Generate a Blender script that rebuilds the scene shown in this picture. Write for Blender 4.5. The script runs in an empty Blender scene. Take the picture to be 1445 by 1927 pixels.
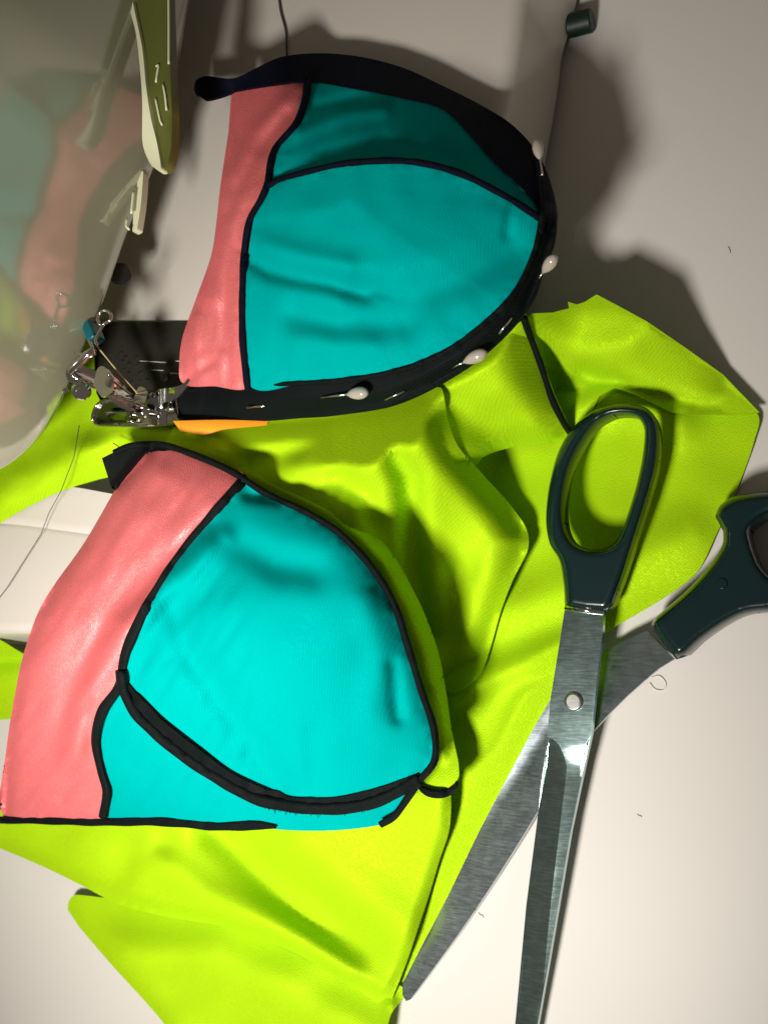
import bpy, math, random
import numpy as np
from mathutils import Vector, Matrix
from mathutils.geometry import delaunay_2d_cdt
random.seed(3); rng = np.random.default_rng(3)
sc = bpy.context.scene
COL = sc.collection

# ---------------------------------------------------------------- camera
W0, H0, F0 = 1445.0, 1927.0, 1800.0          # photograph size and focal length in its pixels
down = Vector(((1690-W0/2)/F0, -(1250-H0/2)/F0, -1)).normalized()   # straight down, seen by the camera
zc = -down
xc = (Vector((1, 0, 0)) - zc * zc.x).normalized()
yc = zc.cross(xc)
RC = Matrix((xc, yc, zc))                     # camera -> world
CL = Vector((0, 0, 0.03)) + (RC @ Vector((0, 0, 1))) * 0.345
cam = bpy.data.cameras.new('camera'); camo = bpy.data.objects.new('camera', cam); COL.objects.link(camo)
camo.matrix_world = Matrix.Translation(CL) @ RC.to_4x4()
cam.sensor_fit = 'VERTICAL'; cam.sensor_height = 24; cam.lens = 24*F0/H0
cam.clip_start = 0.005; cam.clip_end = 20
cam.dof.use_dof = True; cam.dof.focus_distance = 0.335; cam.dof.aperture_fstop = 11
sc.camera = camo

# ---------------------------------------------------------------- light
sc.view_settings.view_transform = 'Standard'; sc.view_settings.look = 'None'
sc.view_settings.gamma = 1; sc.view_settings.exposure = 0.0
wd = bpy.data.worlds.new('World'); sc.world = wd; wd.use_nodes = True
bg = wd.node_tree.nodes['Background']; bg.inputs[0].default_value = (1.0, 0.88, 0.70, 1); bg.inputs[1].default_value = 0.095
ld = bpy.data.lights.new('work_lamp', 'AREA'); ld.shape = 'DISK'; ld.size = 0.088; ld.spread = math.radians(78); ld.energy = 0.80; ld.color = (1, 0.955, 0.89)
lo = bpy.data.objects.new('work_lamp', ld); COL.objects.link(lo)
lo.location = (-0.02, -0.30, 0.42)
lo.rotation_euler = (Vector((-0.07, -0.03, 0.02)) - lo.location).to_track_quat('-Z', 'Y').to_euler()

# ---------------------------------------------------------------- helpers
RCn = np.array(RC); CLn = np.array(CL)
def PN(px, py, z):
    px = np.asarray(px, float); py = np.asarray(py, float)
    d = np.stack([(px-W0/2)/F0, -(py-H0/2)/F0, -np.ones_like(px)], -1) @ RCn.T
    t = (z - CLn[2]) / d[..., 2]
    return CLn + d*np.asarray(t)[..., None]
def P(px, py, z): return Vector(PN(np.array([px]), np.array([py]), np.array([z]))[0])
def PX(p):
    q = RC.transposed() @ (Vector(p) - CL); return (W0/2 + F0*q.x/-q.z, H0/2 - F0*q.y/-q.z)

def spl(pts, closed=False, step=7.0):
    """Catmull-Rom through pixel points, resampled."""
    P_ = np.array(pts, float); n = len(P_); out = []
    rngs = range(n if closed else n-1)
    for i in rngs:
        if closed: a, b, c, d = P_[(i-1) % n], P_[i], P_[(i+1) % n], P_[(i+2) % n]
        else:
            b, c = P_[i], P_[i+1]; a = P_[i-1] if i > 0 else 2*b-c; d = P_[i+2] if i+2 < n else 2*c-b
        L = np.linalg.norm(c-b); k = max(1, int(L/step))
        # limit tangents so unequal spacing does not overshoot
        t1 = (c-a); t2 = (d-b)
        t1 = t1/(np.linalg.norm(t1)+1e-9)*min(L, np.linalg.norm(c-b), np.linalg.norm(b-a)+1e-3 if np.linalg.norm(b-a) > 0 else L)
        t2 = t2/(np.linalg.norm(t2)+1e-9)*min(L, np.linalg.norm(d-c)+1e-3)
        for j in range(k):
            s = j/k; s2 = s*s; s3 = s2*s
            out.append((2*s3-3*s2+1)*b + (s3-2*s2+s)*t1 + (-2*s3+3*s2)*c + (s3-s2)*t2)
    if not closed: out.append(P_[-1])
    return np.array(out)

def dist(X, Y, line, closed=False):
    L = np.asarray(line, float)
    if closed: L = np.vstack([L, L[:1]])
    A = L[:-1]; B_ = L[1:]; best = np.full(X.shape, 1e9)
    for a, b in zip(A, B_):
        d = b-a; l2 = d@d + 1e-9
        t = np.clip(((X-a[0])*d[0]+(Y-a[1])*d[1])/l2, 0, 1)
        best = np.minimum(best, (X-a[0]-t*d[0])**2 + (Y-a[1]-t*d[1])**2)
    return np.sqrt(best)
def inside(X, Y, poly):
    poly = np.asarray(poly); r = np.zeros(X.shape, bool); n = len(poly)
    for i in range(n):
        x1, y1 = poly[i]; x2, y2 = poly[(i+1) % n]
        if y1 == y2: continue
        c = ((y1 > Y) != (y2 > Y)) & (X < (x2-x1)*(Y-y1)/(y2-y1)+x1); r ^= c
    return r
def prof(t): t = np.clip(t, 0, 1); return np.sqrt(np.maximum(0, 1-(1-t)**2))
def lp(t): return .5*prof(t)+.5*np.clip(t, 0, 1)
def sm(t): t = np.clip(t, 0, 1); return t*t*(3-2*t)
def ridge(X, Y, line, amp, w, w2=None):
    d = dist(X, Y, line)
    return amp*np.exp(-(d/w)**2)
def step_fold(X, Y, line, amp, w, back=None):
    """one-sided fold: steep on the right-hand side of the line (drawing direction), gentle on the other."""
    L = np.asarray(line, float); d = dist(X, Y, L)
    # signed side by nearest segment
    best = np.full(X.shape, 1e18); sg = np.zeros(X.shape)
    for a, b in zip(L[:-1], L[1:]):
        e = b-a; l2 = e@e+1e-9; t = np.clip(((X-a[0])*e[0]+(Y-a[1])*e[1])/l2, 0, 1)
        dd = (X-a[0]-t*e[0])**2+(Y-a[1]-t*e[1])**2
        s = e[0]*(Y-a[1])-e[1]*(X-a[0]); m = dd < best; best = np.where(m, dd, best); sg = np.where(m, s, sg)
    ww = np.where(sg > 0, w, back or 3*w)
    return amp*np.exp(-(d/ww)**2)
def waves(X, Y, seed, amp, scale):
    r = np.random.default_rng(seed); o = np.zeros(X.shape)
    for k in range(9):
        a = r.uniform(0, 6.28); f = r.uniform(.6, 1.7)/scale; ph = r.uniform(0, 6.28)
        o += np.sin((X*math.cos(a)+Y*math.sin(a))*f*6.28+ph + 1.3*np.sin((Y*math.cos(a)-X*math.sin(a))*f*3+ph*2))
    return o/9*amp

def wloc(p):
    v = Vector((0, 0, 0))
    while p is not None: v += p.location; p = p.parent
    return v
def mk(name, verts, faces, mat, parent=None, smooth=True, sharp=None, ang=None):
    me = bpy.data.meshes.new(name)
    off = np.array(wloc(parent)) if parent else np.zeros(3)
    if parent is None:
        V = np.asarray(verts, float); off = np.array([(V[:, 0].min()+V[:, 0].max())/2, (V[:, 1].min()+V[:, 1].max())/2, V[:, 2].min()])
    V = np.asarray(verts, float)-off
    me.from_pydata([tuple(v) for v in V], [], [tuple(int(i) for i in f) for f in faces])
    me.update()
    if smooth: me.polygons.foreach_set('use_smooth', [True]*len(me.polygons))
    if sharp:
        for e in me.edges:
            if tuple(sorted(e.vertices)) in sharp: e.use_edge_sharp = True
    if ang: me.set_sharp_from_angle(angle=math.radians(ang))
    me.materials.append(mat)
    o = bpy.data.objects.new(name, me); COL.objects.link(o)
    if parent: o.parent = parent
    else: o.location = off
    return o
def empty(name, loc, label, cat, group=None):
    o = bpy.data.objects.new(name, None); COL.objects.link(o); o.location = loc; o.empty_display_size = .01
    o['label'] = label; o['category'] = cat
    if group: o['group'] = group
    return o
def tag(o, label, cat, group=None):
    o['label'] = label; o['category'] = cat
    if group: o['group'] = group
    return o

def sheet(name, outline, ztop, mat, parent=None, thick=0.0006, step=9, holes=(), lines=(), zbot=None, jitter=.25, pts=None):
    """cloth or plate: pixel outline + height function -> mesh with real thickness at its real place."""
    O = np.asarray(outline, float); loops = [O]+[np.asarray(h, float) for h in holes]
    vs = []; es = []
    for L in loops:
        b = len(vs); n = len(L); vs += [tuple(p) for p in L]; es += [(b+i, b+(i+1) % n) for i in range(n)]
    for L in lines:
        b = len(vs); n = len(L); vs += [tuple(p) for p in L]; es += [(b+i, b+i+1) for i in range(n-1)]
    x0, y0 = O.min(0); x1, y1 = O.max(0)
    gx, gy = np.meshgrid(np.arange(x0, x1, step), np.arange(y0, y1, step*.87))
    gx[1::2] += step/2
    gx = gx.ravel(); gy = gy.ravel(); gx = gx+rng.uniform(-jitter, jitter, gx.shape)*step*.5; gy = gy+rng.uniform(-jitter, jitter, gy.shape)*step*.5
    m = inside(gx, gy, O)
    for h in holes: m &= ~inside(gx, gy, h)
    gx = gx[m]; gy = gy[m]
    m = np.ones(gx.shape, bool)
    for L in loops: m &= dist(gx, gy, L, True) > step*.5
    for L in lines: m &= dist(gx, gy, L) > step*.5
    gx = gx[m]; gy = gy[m]
    if pts is not None:
        k = np.array([np.min((pts[:, 0]-a)**2+(pts[:, 1]-b)**2) > 9 for a, b in zip(gx, gy)]); gx = np.r_[gx[k], pts[:, 0]]; gy = np.r_[gy[k], pts[:, 1]]
    vs += list(zip(gx, gy))
    cv, ce, cf, ov, oe, of = delaunay_2d_cdt([Vector(v) for v in vs], es, [], 0, 1e-4)
    V = np.array([tuple(v) for v in cv]); F = np.array([tuple(f) for f in cf if len(f) == 3])
    c = V[F].mean(1); k = inside(c[:, 0], c[:, 1], O)
    for h in holes: k &= ~inside(c[:, 0], c[:, 1], h)
    F = F[k]
    used = np.unique(F); rm = -np.ones(len(V), int); rm[used] = np.arange(len(used)); V = V[used]; F = rm[F]
    zt = ztop(V[:, 0], V[:, 1]); T = PN(V[:, 0], V[:, 1], zt)
    # orientation: face normals up
    a, b, c2 = T[F[:, 0]], T[F[:, 1]], T[F[:, 2]]
    nz = np.cross(b-a, c2-a)[:, 2]; F[nz < 0] = F[nz < 0][:, ::-1]
    Bt = T.copy()
    if zbot is not None: Bt[:, 2] = zbot(V[:, 0], V[:, 1])
    else: Bt[:, 2] -= thick
    n = len(T)
    edges = {}
    for f in F:
        for i in range(3):
            e = (f[i], f[(i+1) % 3]); edges[e] = edges.get(e, 0)+1
    bd = [e for e in edges if (e[1], e[0]) not in edges]
    faces = [tuple(f) for f in F]+[tuple(x+n for x in f[::-1]) for f in F]
    sharp = set()
    for a_, b_ in bd:
        faces.append((b_, a_, a_+n, b_+n)); sharp.add(tuple(sorted((int(a_), int(b_))))); sharp.add(tuple(sorted((int(a_+n), int(b_+n)))))
    if lines:
        lp = np.vstack([np.asarray(l) for l in lines])
        on = np.zeros(n, bool)
        for l in lines: on |= dist(V[:, 0], V[:, 1], l) < .05
        for f in F:
            for i in range(3):
                if on[f[i]] and on[f[(i+1) % 3]]: sharp.add(tuple(sorted((int(f[i]), int(f[(i+1) % 3])))))
    return mk(name, np.vstack([T, Bt]), faces, mat, parent, True, sharp)

def tube_w(pts, r, sides=8, flat=1.0, cap=True):
    """tube through world points; r scalar or list; flat squashes it in z."""
    pts = [Vector(p) for p in pts]; n = len(pts)
    rr = [r]*n if not hasattr(r, '__len__') else list(np.interp(np.linspace(0, 1, n), np.linspace(0, 1, len(r)), r))
    V = []; Fc = []; up = Vector((0, 0, 1)); prev = None
    for i, p in enumerate(pts):
        t = (pts[min(i+1, n-1)]-pts[max(i-1, 0)]); t = t.normalized() if t.length > 0 else Vector((1, 0, 0))
        if prev is None: s = t.cross(up); s = s.normalized() if s.length > 1e-3 else Vector((1, 0, 0))
        else: s = (prev - t*prev.dot(t)).normalized()
        prev = s; u = s.cross(t).normalized()
        for k in range(sides):
            a = 6.28318*k/sides; V.append(p + s*math.cos(a)*rr[i] + u*math.sin(a)*rr[i]*flat)
    for i in range(n-1):
        for k in range(sides):
            a = i*sides+k; b = i*sides+(k+1) % sides; Fc.append((a, b, b+sides, a+sides))
    if cap: Fc.append(tuple(range(sides))[::-1]); Fc.append(tuple((n-1)*sides+k for k in range(sides)))
    return V, Fc
def tube(name, pts, r, mat, parent=None, sides=8, flat=1.0):
    V, F_ = tube_w(pts, r, sides, flat); return mk(name, V, F_, mat, parent)
def piping(name, pts, zf, wpx, mat, parent, lift=0.0004, flat=.8, step=6, taper=False, wob=.0):
    L = spl(pts, False, step); z = zf(L[:, 0], L[:, 1])+lift; Wp = PN(L[:, 0], L[:, 1], z)
    r = wpx*0.000095
    n = len(L); rr = [r*(1+wob*math.sin(i*.55)+wob*.7*math.sin(i*.23+1)) for i in range(n)]
    if taper:
        for i in range(n): rr[i] *= min(1, .35+i*.15, .35+(n-1-i)*.15)
    return tube(name, Wp, rr, mat, parent, 10, flat)
def box(name, c, s, mat, parent=None, rz=0, bev=0, axes=None):
    import bmesh
    bm = bmesh.new(); bmesh.ops.create_cube(bm, size=1)
    for v in bm.verts: v.co = Vector((v.co.x*s[0], v.co.y*s[1], v.co.z*s[2]))
    if bev: bmesh.ops.bevel(bm, geom=bm.edges[:], offset=bev, segments=3, profile=.5, affect='EDGES')
    M = (axes if axes is not None else Matrix.Rotation(rz, 3, 'Z'))
    V = [M @ v.co + Vector(c) for v in bm.verts]; F_ = [tuple(v.index for v in f.verts) for f in bm.faces]; bm.free()
    return mk(name, V, F_, mat, parent, bool(bev))
def lathe(name, base, axis, profile, mat, parent=None, sides=24):
    ax = Vector(axis).normalized(); s = ax.orthogonal().normalized(); u = ax.cross(s); V = []; F_ = []
    for h, r in profile:
        for k in range(sides):
            a = 6.28318*k/sides; V.append(Vector(base)+ax*h+(s*math.cos(a)+u*math.sin(a))*r)
    for i in range(len(profile)-1):
        for k in range(sides):
            a = i*sides+k; b = i*sides+(k+1) % sides; F_.append((a, b, b+sides, a+sides))
    F_.append(tuple(range(sides))[::-1]); F_.append(tuple((len(profile)-1)*sides+k for k in range(sides)))
    return mk(name, V, F_, mat, parent, ang=40)

# ---------------------------------------------------------------- materials
def M0(name):
    m = bpy.data.materials.new(name); m.use_nodes = True; nt = m.node_tree; return m, nt, nt.nodes['Principled BSDF']
def lk(nt, a, b): nt.links.new(a, b)
def fabric(name, col, col2, rough=.5, weave=1500, wang=.6, glit=.0, sheen=.3, bump=.25, spec=.4, wl=.3):
    m, nt, b = M0(name); N = nt.nodes
    tc = N.new('ShaderNodeTexCoord')
    mp = N.new('ShaderNodeMapping'); mp.inputs['Rotation'].default_value = (0, 0, wang); lk(nt, tc.outputs['Object'], mp.inputs[0])
    wv = N.new('ShaderNodeTexWave'); wv.inputs['Scale'].default_value = weave; wv.inputs['Distortion'].default_value = 1.2; wv.inputs['Detail'].default_value = 1; wv.inputs['Detail Scale'].default_value = 2
    lk(nt, mp.outputs[0], wv.inputs[0])
    n1 = N.new('ShaderNodeTexNoise'); n1.inputs['Scale'].default_value = 2600; n1.inputs['Detail'].default_value = 2; lk(nt, tc.outputs['Object'], n1.inputs[0])
    n2 = N.new('ShaderNodeTexNoise'); n2.inputs['Scale'].default_value = 60; n2.inputs['Detail'].default_value = 3; lk(nt, tc.outputs['Object'], n2.inputs[0])
    mx = N.new('ShaderNodeMix'); mx.data_type = 'RGBA'; mx.inputs[6].default_value = (*col, 1); mx.inputs[7].default_value = (*col2, 1)
    lk(nt, n2.outputs[0], mx.inputs[0])
    mw = N.new('ShaderNodeMix'); mw.data_type = 'RGBA'; mw.blend_type = 'MULTIPLY'; mw.inputs[0].default_value = wl
    lk(nt, mx.outputs[2], mw.inputs[6])
    cr = N.new('ShaderNodeMapRange'); cr.inputs[3].default_value = .72; cr.inputs[4].default_value = 1.08; lk(nt, wv.outputs['Fac'], cr.inputs[0])
    lk(nt, cr.outputs[0], mw.inputs[7]); lk(nt, mw.outputs[2], b.inputs['Base Color'])
    ad = N.new('ShaderNodeMath'); ad.operation = 'ADD'; lk(nt, wv.outputs['Fac'], ad.inputs[0]); lk(nt, n1.outputs[0], ad.inputs[1])
    bp = N.new('ShaderNodeBump'); bp.inputs['Strength'].default_value = bump; bp.inputs['Distance'].default_value = .00025; lk(nt, ad.outputs[0], bp.inputs['Height'])
    lk(nt, bp.outputs[0], b.inputs['Normal'])
    if glit:
        n3 = N.new('ShaderNodeTexVoronoi'); n3.inputs['Scale'].default_value = 1700; lk(nt, tc.outputs['Object'], n3.inputs[0])
        mr = N.new('ShaderNodeMapRange'); mr.inputs[1].default_value = 0; mr.inputs[2].default_value = 1; mr.inputs[3].default_value = rough-glit; mr.inputs[4].default_value = rough+.12
        sp = N.new('ShaderNodeSeparateColor'); lk(nt, n3.outputs['Color'], sp.inputs[0]); lk(nt, sp.outputs[0], mr.inputs[0]); lk(nt, mr.outputs[0], b.inputs['Roughness'])
    else: b.inputs['Roughness'].default_value = rough
    b.inputs['Specular IOR Level'].default_value = spec
    b.inputs['Sheen Weight'].default_value = sheen; b.inputs['Sheen Roughness'].default_value = .4
    b.inputs['Sheen Tint'].default_value = (*[min(1, c*1.2+.1) for c in col], 1)
    return m
def satin(name, dif, glo, rough=.42, fac=.35, weave=380, wang=.9, bump=.3, wl=.12):
    m, nt, b = M0(name); N = nt.nodes; nt.nodes.remove(b); out = N['Material Output']
    tc = N.new('ShaderNodeTexCoord'); mp = N.new('ShaderNodeMapping'); mp.inputs['Rotation'].default_value = (0, 0, wang); lk(nt, tc.outputs['Object'], mp.inputs[0])
    wv = N.new('ShaderNodeTexWave'); wv.inputs['Scale'].default_value = weave; wv.inputs['Distortion'].default_value = 3; wv.inputs['Detail'].default_value = 1; lk(nt, mp.outputs[0], wv.inputs[0])
    n1 = N.new('ShaderNodeTexNoise'); n1.inputs['Scale'].default_value = 1900; n1.inputs['Detail'].default_value = 3; lk(nt, tc.outputs['Object'], n1.inputs[0])
    vo = N.new('ShaderNodeTexVoronoi'); vo.inputs['Scale'].default_value = 1500; lk(nt, tc.outputs['Object'], vo.inputs[0])
    sp = N.new('ShaderNodeSeparateColor'); lk(nt, vo.outputs['Color'], sp.inputs[0])
    mr = N.new('ShaderNodeMapRange'); mr.inputs[3].default_value = rough-.09; mr.inputs[4].default_value = rough+.09; lk(nt, sp.outputs[0], mr.inputs[0])
    ad = N.new('ShaderNodeMath'); ad.operation = 'MULTIPLY_ADD'; ad.inputs[1].default_value = .14; lk(nt, wv.outputs['Fac'], ad.inputs[0]); lk(nt, n1.outputs[0], ad.inputs[2])
    bp = N.new('ShaderNodeBump'); bp.inputs['Strength'].default_value = bump; bp.inputs['Distance'].default_value = .00022; lk(nt, ad.outputs[0], bp.inputs['Height'])
    n2 = N.new('ShaderNodeTexNoise'); n2.inputs['Scale'].default_value = 45; n2.inputs['Detail'].default_value = 4; lk(nt, tc.outputs['Object'], n2.inputs[0])
    c = N.new('ShaderNodeMapRange'); c.inputs[3].default_value = .93; c.inputs[4].default_value = 1.05; lk(nt, n2.outputs[0], c.inputs[0])
    w = N.new('ShaderNodeMapRange'); w.inputs[3].default_value = 1-wl; w.inputs[4].default_value = 1; lk(nt, wv.outputs['Fac'], w.inputs[0])
    mm = N.new('ShaderNodeMath'); mm.operation = 'MULTIPLY'; lk(nt, c.outputs[0], mm.inputs[0]); lk(nt, w.outputs[0], mm.inputs[1])
    cm = N.new('ShaderNodeVectorMath'); cm.operation = 'SCALE'; cm.inputs[0].default_value = dif; lk(nt, mm.outputs[0], cm.inputs['Scale'])
    d = N.new('ShaderNodeBsdfDiffuse'); lk(nt, cm.outputs[0], d.inputs['Color']); lk(nt, bp.outputs[0], d.inputs['Normal'])
    g = N.new('ShaderNodeBsdfAnisotropic'); g.inputs['Color'].default_value = (*glo, 1); lk(nt, mr.outputs[0], g.inputs['Roughness']); lk(nt, bp.outputs[0], g.inputs['Normal'])
    mx = N.new('ShaderNodeMixShader')
    g2 = N.new('ShaderNodeMapRange'); g2.inputs[3].default_value = fac*.55; g2.inputs[4].default_value = fac*1.45; lk(nt, sp.outputs[1], g2.inputs[0]); lk(nt, g2.outputs[0], mx.inputs[0])
    lk(nt, d.outputs[0], mx.inputs[1]); lk(nt, g.outputs[0], mx.inputs[2]); lk(nt, mx.outputs[0], out.inputs[0])
    return m
def plastic(name, col, rough=.35, spec=.5, var=.06, bump=.05, nscale=900, coat=0, cior=1.5, metal=0, big=8):
    m, nt, b = M0(name); N = nt.nodes
    tc = N.new('ShaderNodeTexCoord')
    n = N.new('ShaderNodeTexNoise'); n.inputs['Scale'].default_value = big; n.inputs['Detail'].default_value = 6; lk(nt, tc.outputs['Object'], n.inputs[0])
    mr = N.new('ShaderNodeMix'); mr.data_type = 'RGBA'; mr.inputs[6].default_value = (*[c*(1-var) for c in col], 1); mr.inputs[7].default_value = (*[min(1, c*(1+var)) for c in col], 1)
    lk(nt, n.outputs[0], mr.inputs[0]); lk(nt, mr.outputs[2], b.inputs['Base Color'])
    n2 = N.new('ShaderNodeTexNoise'); n2.inputs['Scale'].default_value = nscale; n2.inputs['Detail'].default_value = 2; lk(nt, tc.outputs['Object'], n2.inputs[0])
    bp = N.new('ShaderNodeBump'); bp.inputs['Strength'].default_value = bump; bp.inputs['Distance'].default_value = .0002; lk(nt, n2.outputs[0], bp.inputs['Height']); lk(nt, bp.outputs[0], b.inputs['Normal'])
    rr = N.new('ShaderNodeMapRange'); rr.inputs[3].default_value = rough*.8; rr.inputs[4].default_value = rough*1.25; lk(nt, n.outputs[0], rr.inputs[0]); lk(nt, rr.outputs[0], b.inputs['Roughness'])
    b.inputs['Specular IOR Level'].default_value = spec; b.inputs['Metallic'].default_value = metal
    b.inputs['Coat Weight'].default_value = coat; b.inputs['Coat IOR'].default_value = cior; b.inputs['Coat Roughness'].default_value = .04 if name != 'glossy_head_plastic' else .13
    return m
def steel(name, col, rough=.25, ang=0.0, scratch=.5, aniso=.4):
    m, nt, b = M0(name); N = nt.nodes
    tc = N.new('ShaderNodeTexCoord'); mp = N.new('ShaderNodeMapping'); mp.inputs['Rotation'].default_value = (0, 0, ang); mp.inputs['Scale'].default_value = (180, 2000, 180)
    lk(nt, tc.outputs['Object'], mp.inputs[0])
    n = N.new('ShaderNodeTexNoise'); n.inputs['Scale'].default_value = 1; n.inputs['Detail'].default_value = 4; lk(nt, mp.outputs[0], n.inputs[0])
    n2 = N.new('ShaderNodeTexNoise'); n2.inputs['Scale'].default_value = 150; n2.inputs['Detail'].default_value = 8; n2.inputs['Roughness'].default_value = .7; lk(nt, tc.outputs['Object'], n2.inputs[0])
    mx = N.new('ShaderNodeMath'); mx.operation = 'MULTIPLY_ADD'; mx.inputs[1].default_value = .5; lk(nt, n2.outputs[0], mx.inputs[0]); 
    hf = N.new('ShaderNodeMath'); hf.operation = 'MULTIPLY'; hf.inputs[1].default_value = .5; lk(nt, n.outputs[0], hf.inputs[0]); lk(nt, hf.outputs[0], mx.inputs[2])
    rr = N.new('ShaderNodeMapRange'); rr.inputs[1].default_value = .3; rr.inputs[2].default_value = .7; rr.inputs[3].default_value = rough*.8; rr.inputs[4].default_value = rough*1.3; lk(nt, mx.outputs[0], rr.inputs[0]); lk(nt, rr.outputs[0], b.inputs['Roughness'])
    cm = N.new('ShaderNodeMix'); cm.data_type = 'RGBA'; cm.inputs[6].default_value = (*[c*.94 for c in col], 1); cm.inputs[7].default_value = (*[min(1, c*1.07) for c in col], 1); lk(nt, mx.outputs[0], cm.inputs[0]); lk(nt, cm.outputs[2], b.inputs['Base Color'])
    bp = N.new('ShaderNodeBump'); bp.inputs['Strength'].default_value = .06*scratch; bp.inputs['Distance'].default_value = .0001; lk(nt, n.outputs[0], bp.inputs['Height']); lk(nt, bp.outputs[0], b.inputs['Normal'])
    b.inputs['Metallic'].default_value = 1
    return m

LIME = satin('lime_satin', (.42, .70, .008), (.52, .82, .02), rough=.60, fac=.18, wang=.9, bump=.75)
TEAL = satin('teal_lycra', (.0, .38, .36), (.0, .30, .29), rough=.65, fac=.08, wang=.3, bump=.35, wl=.12)
PINK = satin('coral_satin', (.80, .155, .16), (1, .52, .52), rough=.56, fac=.22, wang=-.5, bump=.8, wl=.25)
ORNG = fabric('coral_bleed_orange', (.85, .30, .01), (.95, .38, .02), rough=.45, weave=800, sheen=.2)
TAPE = fabric('black_binding', (.002, .004, .004), (.005, .008, .008), rough=.6, weave=700, wang=1.2, sheen=.0, bump=.5, spec=.10)
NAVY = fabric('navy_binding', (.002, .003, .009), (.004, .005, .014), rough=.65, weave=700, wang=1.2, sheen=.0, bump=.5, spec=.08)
WHITE = plastic('machine_plastic', (.64, .59, .53), rough=.28, spec=.4, var=.03, bump=.03)
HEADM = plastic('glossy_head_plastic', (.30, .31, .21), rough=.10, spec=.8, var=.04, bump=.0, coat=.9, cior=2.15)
TABLE = plastic('table_laminate', (.70, .665, .62), rough=.45, spec=.35, var=.035, bump=.05, nscale=1500)
GUARD = plastic('green_lit_lever', (.11, .125, .025), rough=.28, var=.05)
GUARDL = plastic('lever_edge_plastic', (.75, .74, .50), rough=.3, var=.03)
HANDLE = plastic('dark_teal_plastic', (.004, .018, .019), rough=.22, spec=.5, var=.25, bump=.06, nscale=300)
PLATE = plastic('needle_plate_metal', (.085, .080, .065), rough=.30, metal=.7, var=.08, bump=.02)
DARK = plastic('dark_rubber', (.012, .012, .011), rough=.5)
DGREEN = plastic('dark_green_plastic', (.001, .014, .009), rough=.5)
CHROME = steel('chrome', (.72, .70, .67), .10, scratch=.1)
BLADE = steel('brushed_steel', (.36, .50, .49), .18, ang=1.45, scratch=.4)
BLADE2 = steel('worn_steel', (.42, .48, .52), .30, ang=1.05, scratch=1)
STEEL = steel('pin_steel', (.80, .78, .74), .18, scratch=.1)
PEARL = plastic('pearl', (.44, .39, .33), rough=.16, spec=.6, var=.04, coat=.6)
THRD = plastic('brown_thread', (.05, .04, .03), rough=.7)
THRG = plastic('gold_thread', (.45, .36, .16), rough=.5)
PINKT = plastic('pale_print', (.75, .72, .66), rough=.4)

# ---------------------------------------------------------------- setting
B = 0.045                                       # height of the machine bed above the table
def tabletop():
    n = 2; V = [(-.6, -.6, 0), (.6, -.6, 0), (.6, .6, 0), (-.6, .6, 0), (-.6, -.6, -.02), (.6, -.6, -.02), (.6, .6, -.02), (-.6, .6, -.02)]
    o = mk('tabletop', V, [(0, 1, 2, 3), (7, 6, 5, 4), (0, 4, 5, 1), (1, 5, 6, 2), (2, 6, 7, 3), (3, 7, 4, 0)], TABLE, None, False)
    o['kind'] = 'structure'
tabletop()

# ---------------------------------------------------------------- sewing machine
mach = empty('sewing_machine', P(500, 500, 0)*1.0, 'white sewing machine with glossy head, presser foot and dark needle plate, under the bikini cups', 'sewing machine')
mach.location = (P(500, 500, B).x, P(500, 500, B).y, 0)
BEDTOP = [(-420, -250), (968, -250), (962, 0), (945, 120), (930, 200), (900, 440), (868, 540), (810, 650), (740, 770), (680, 880)]
BEDTOP2 = [(680, 880), (640, 980), (590, 1070), (500, 1125), (200, 1148), (-420, 1160)]
bedpoly = np.array(BEDTOP+BEDTOP2[1:], float)
def rounded_prism(name, top_poly, zt, zb, mat, r=.008, flare=.004, seg=5):
    """top outline in pixels at height zt, rounded upper edge, slightly flared walls down to zb."""
    L = spl(top_poly, False, 30); Wt = PN(L[:, 0], L[:, 1], np.full(len(L), zt))[:, :2]
    # ensure counter clockwise
    A = .5*np.sum(Wt[:, 0]*np.roll(Wt[:, 1], -1)-np.roll(Wt[:, 0], -1)*Wt[:, 1])
    if A < 0: Wt = Wt[::-1]
    n = len(Wt); t = np.roll(Wt, -1, 0)-np.roll(Wt, 1, 0); t /= np.linalg.norm(t, axis=1)[:, None]+1e-9
    nr = np.stack([t[:, 1], -t[:, 0]], 1)
    rings = []
    for k in range(seg+1):
        a = math.pi/2*k/seg; rings.append((Wt+nr*(r*math.sin(a)-r*.4), zt-r+r*math.cos(a)))
    rings.append((Wt+nr*(r*.6+flare), zb))
    V = []; F_ = []
    for xy, z in rings: V += [(x, y, z) for x, y in xy]
    for i in range(len(rings)-1):
        for k in range(n):
            a = i*n+k; b = i*n+(k+1) % n; F_.append((a+n, b+n, b, a))
    F_.append(tuple(range(n)))
    return mk(name, V, F_, mat, mach, True)
# main bed, and the removable end box beyond the seam
seamL = [(-420, 962), (20, 984), (180, 1004), (600, 1046), (792, 1066)]
rounded_prism('bed', [(-420, -250), (968, -250), (962, 0), (945, 120), (930, 200), (900, 440), (868, 540), (810, 650), (740, 770), (680, 880), (610, 1040), (180, 1001), (20, 981), (-420, 956)], B, .004, WHITE, r=.006, flare=.001)
rounded_prism('accessory_box', [(-420, 962), (20, 987), (180, 1007), (600, 1046), (590, 1070), (560, 1110), (480, 1150), (400, 1165), (200, 1178), (-420, 1182)], B-.0006, .003, WHITE, r=.005, flare=.004)
# raised seam strip on right flank of the bed
def zB(h): return lambda X, Y: np.full(X.shape, B+h)
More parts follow.
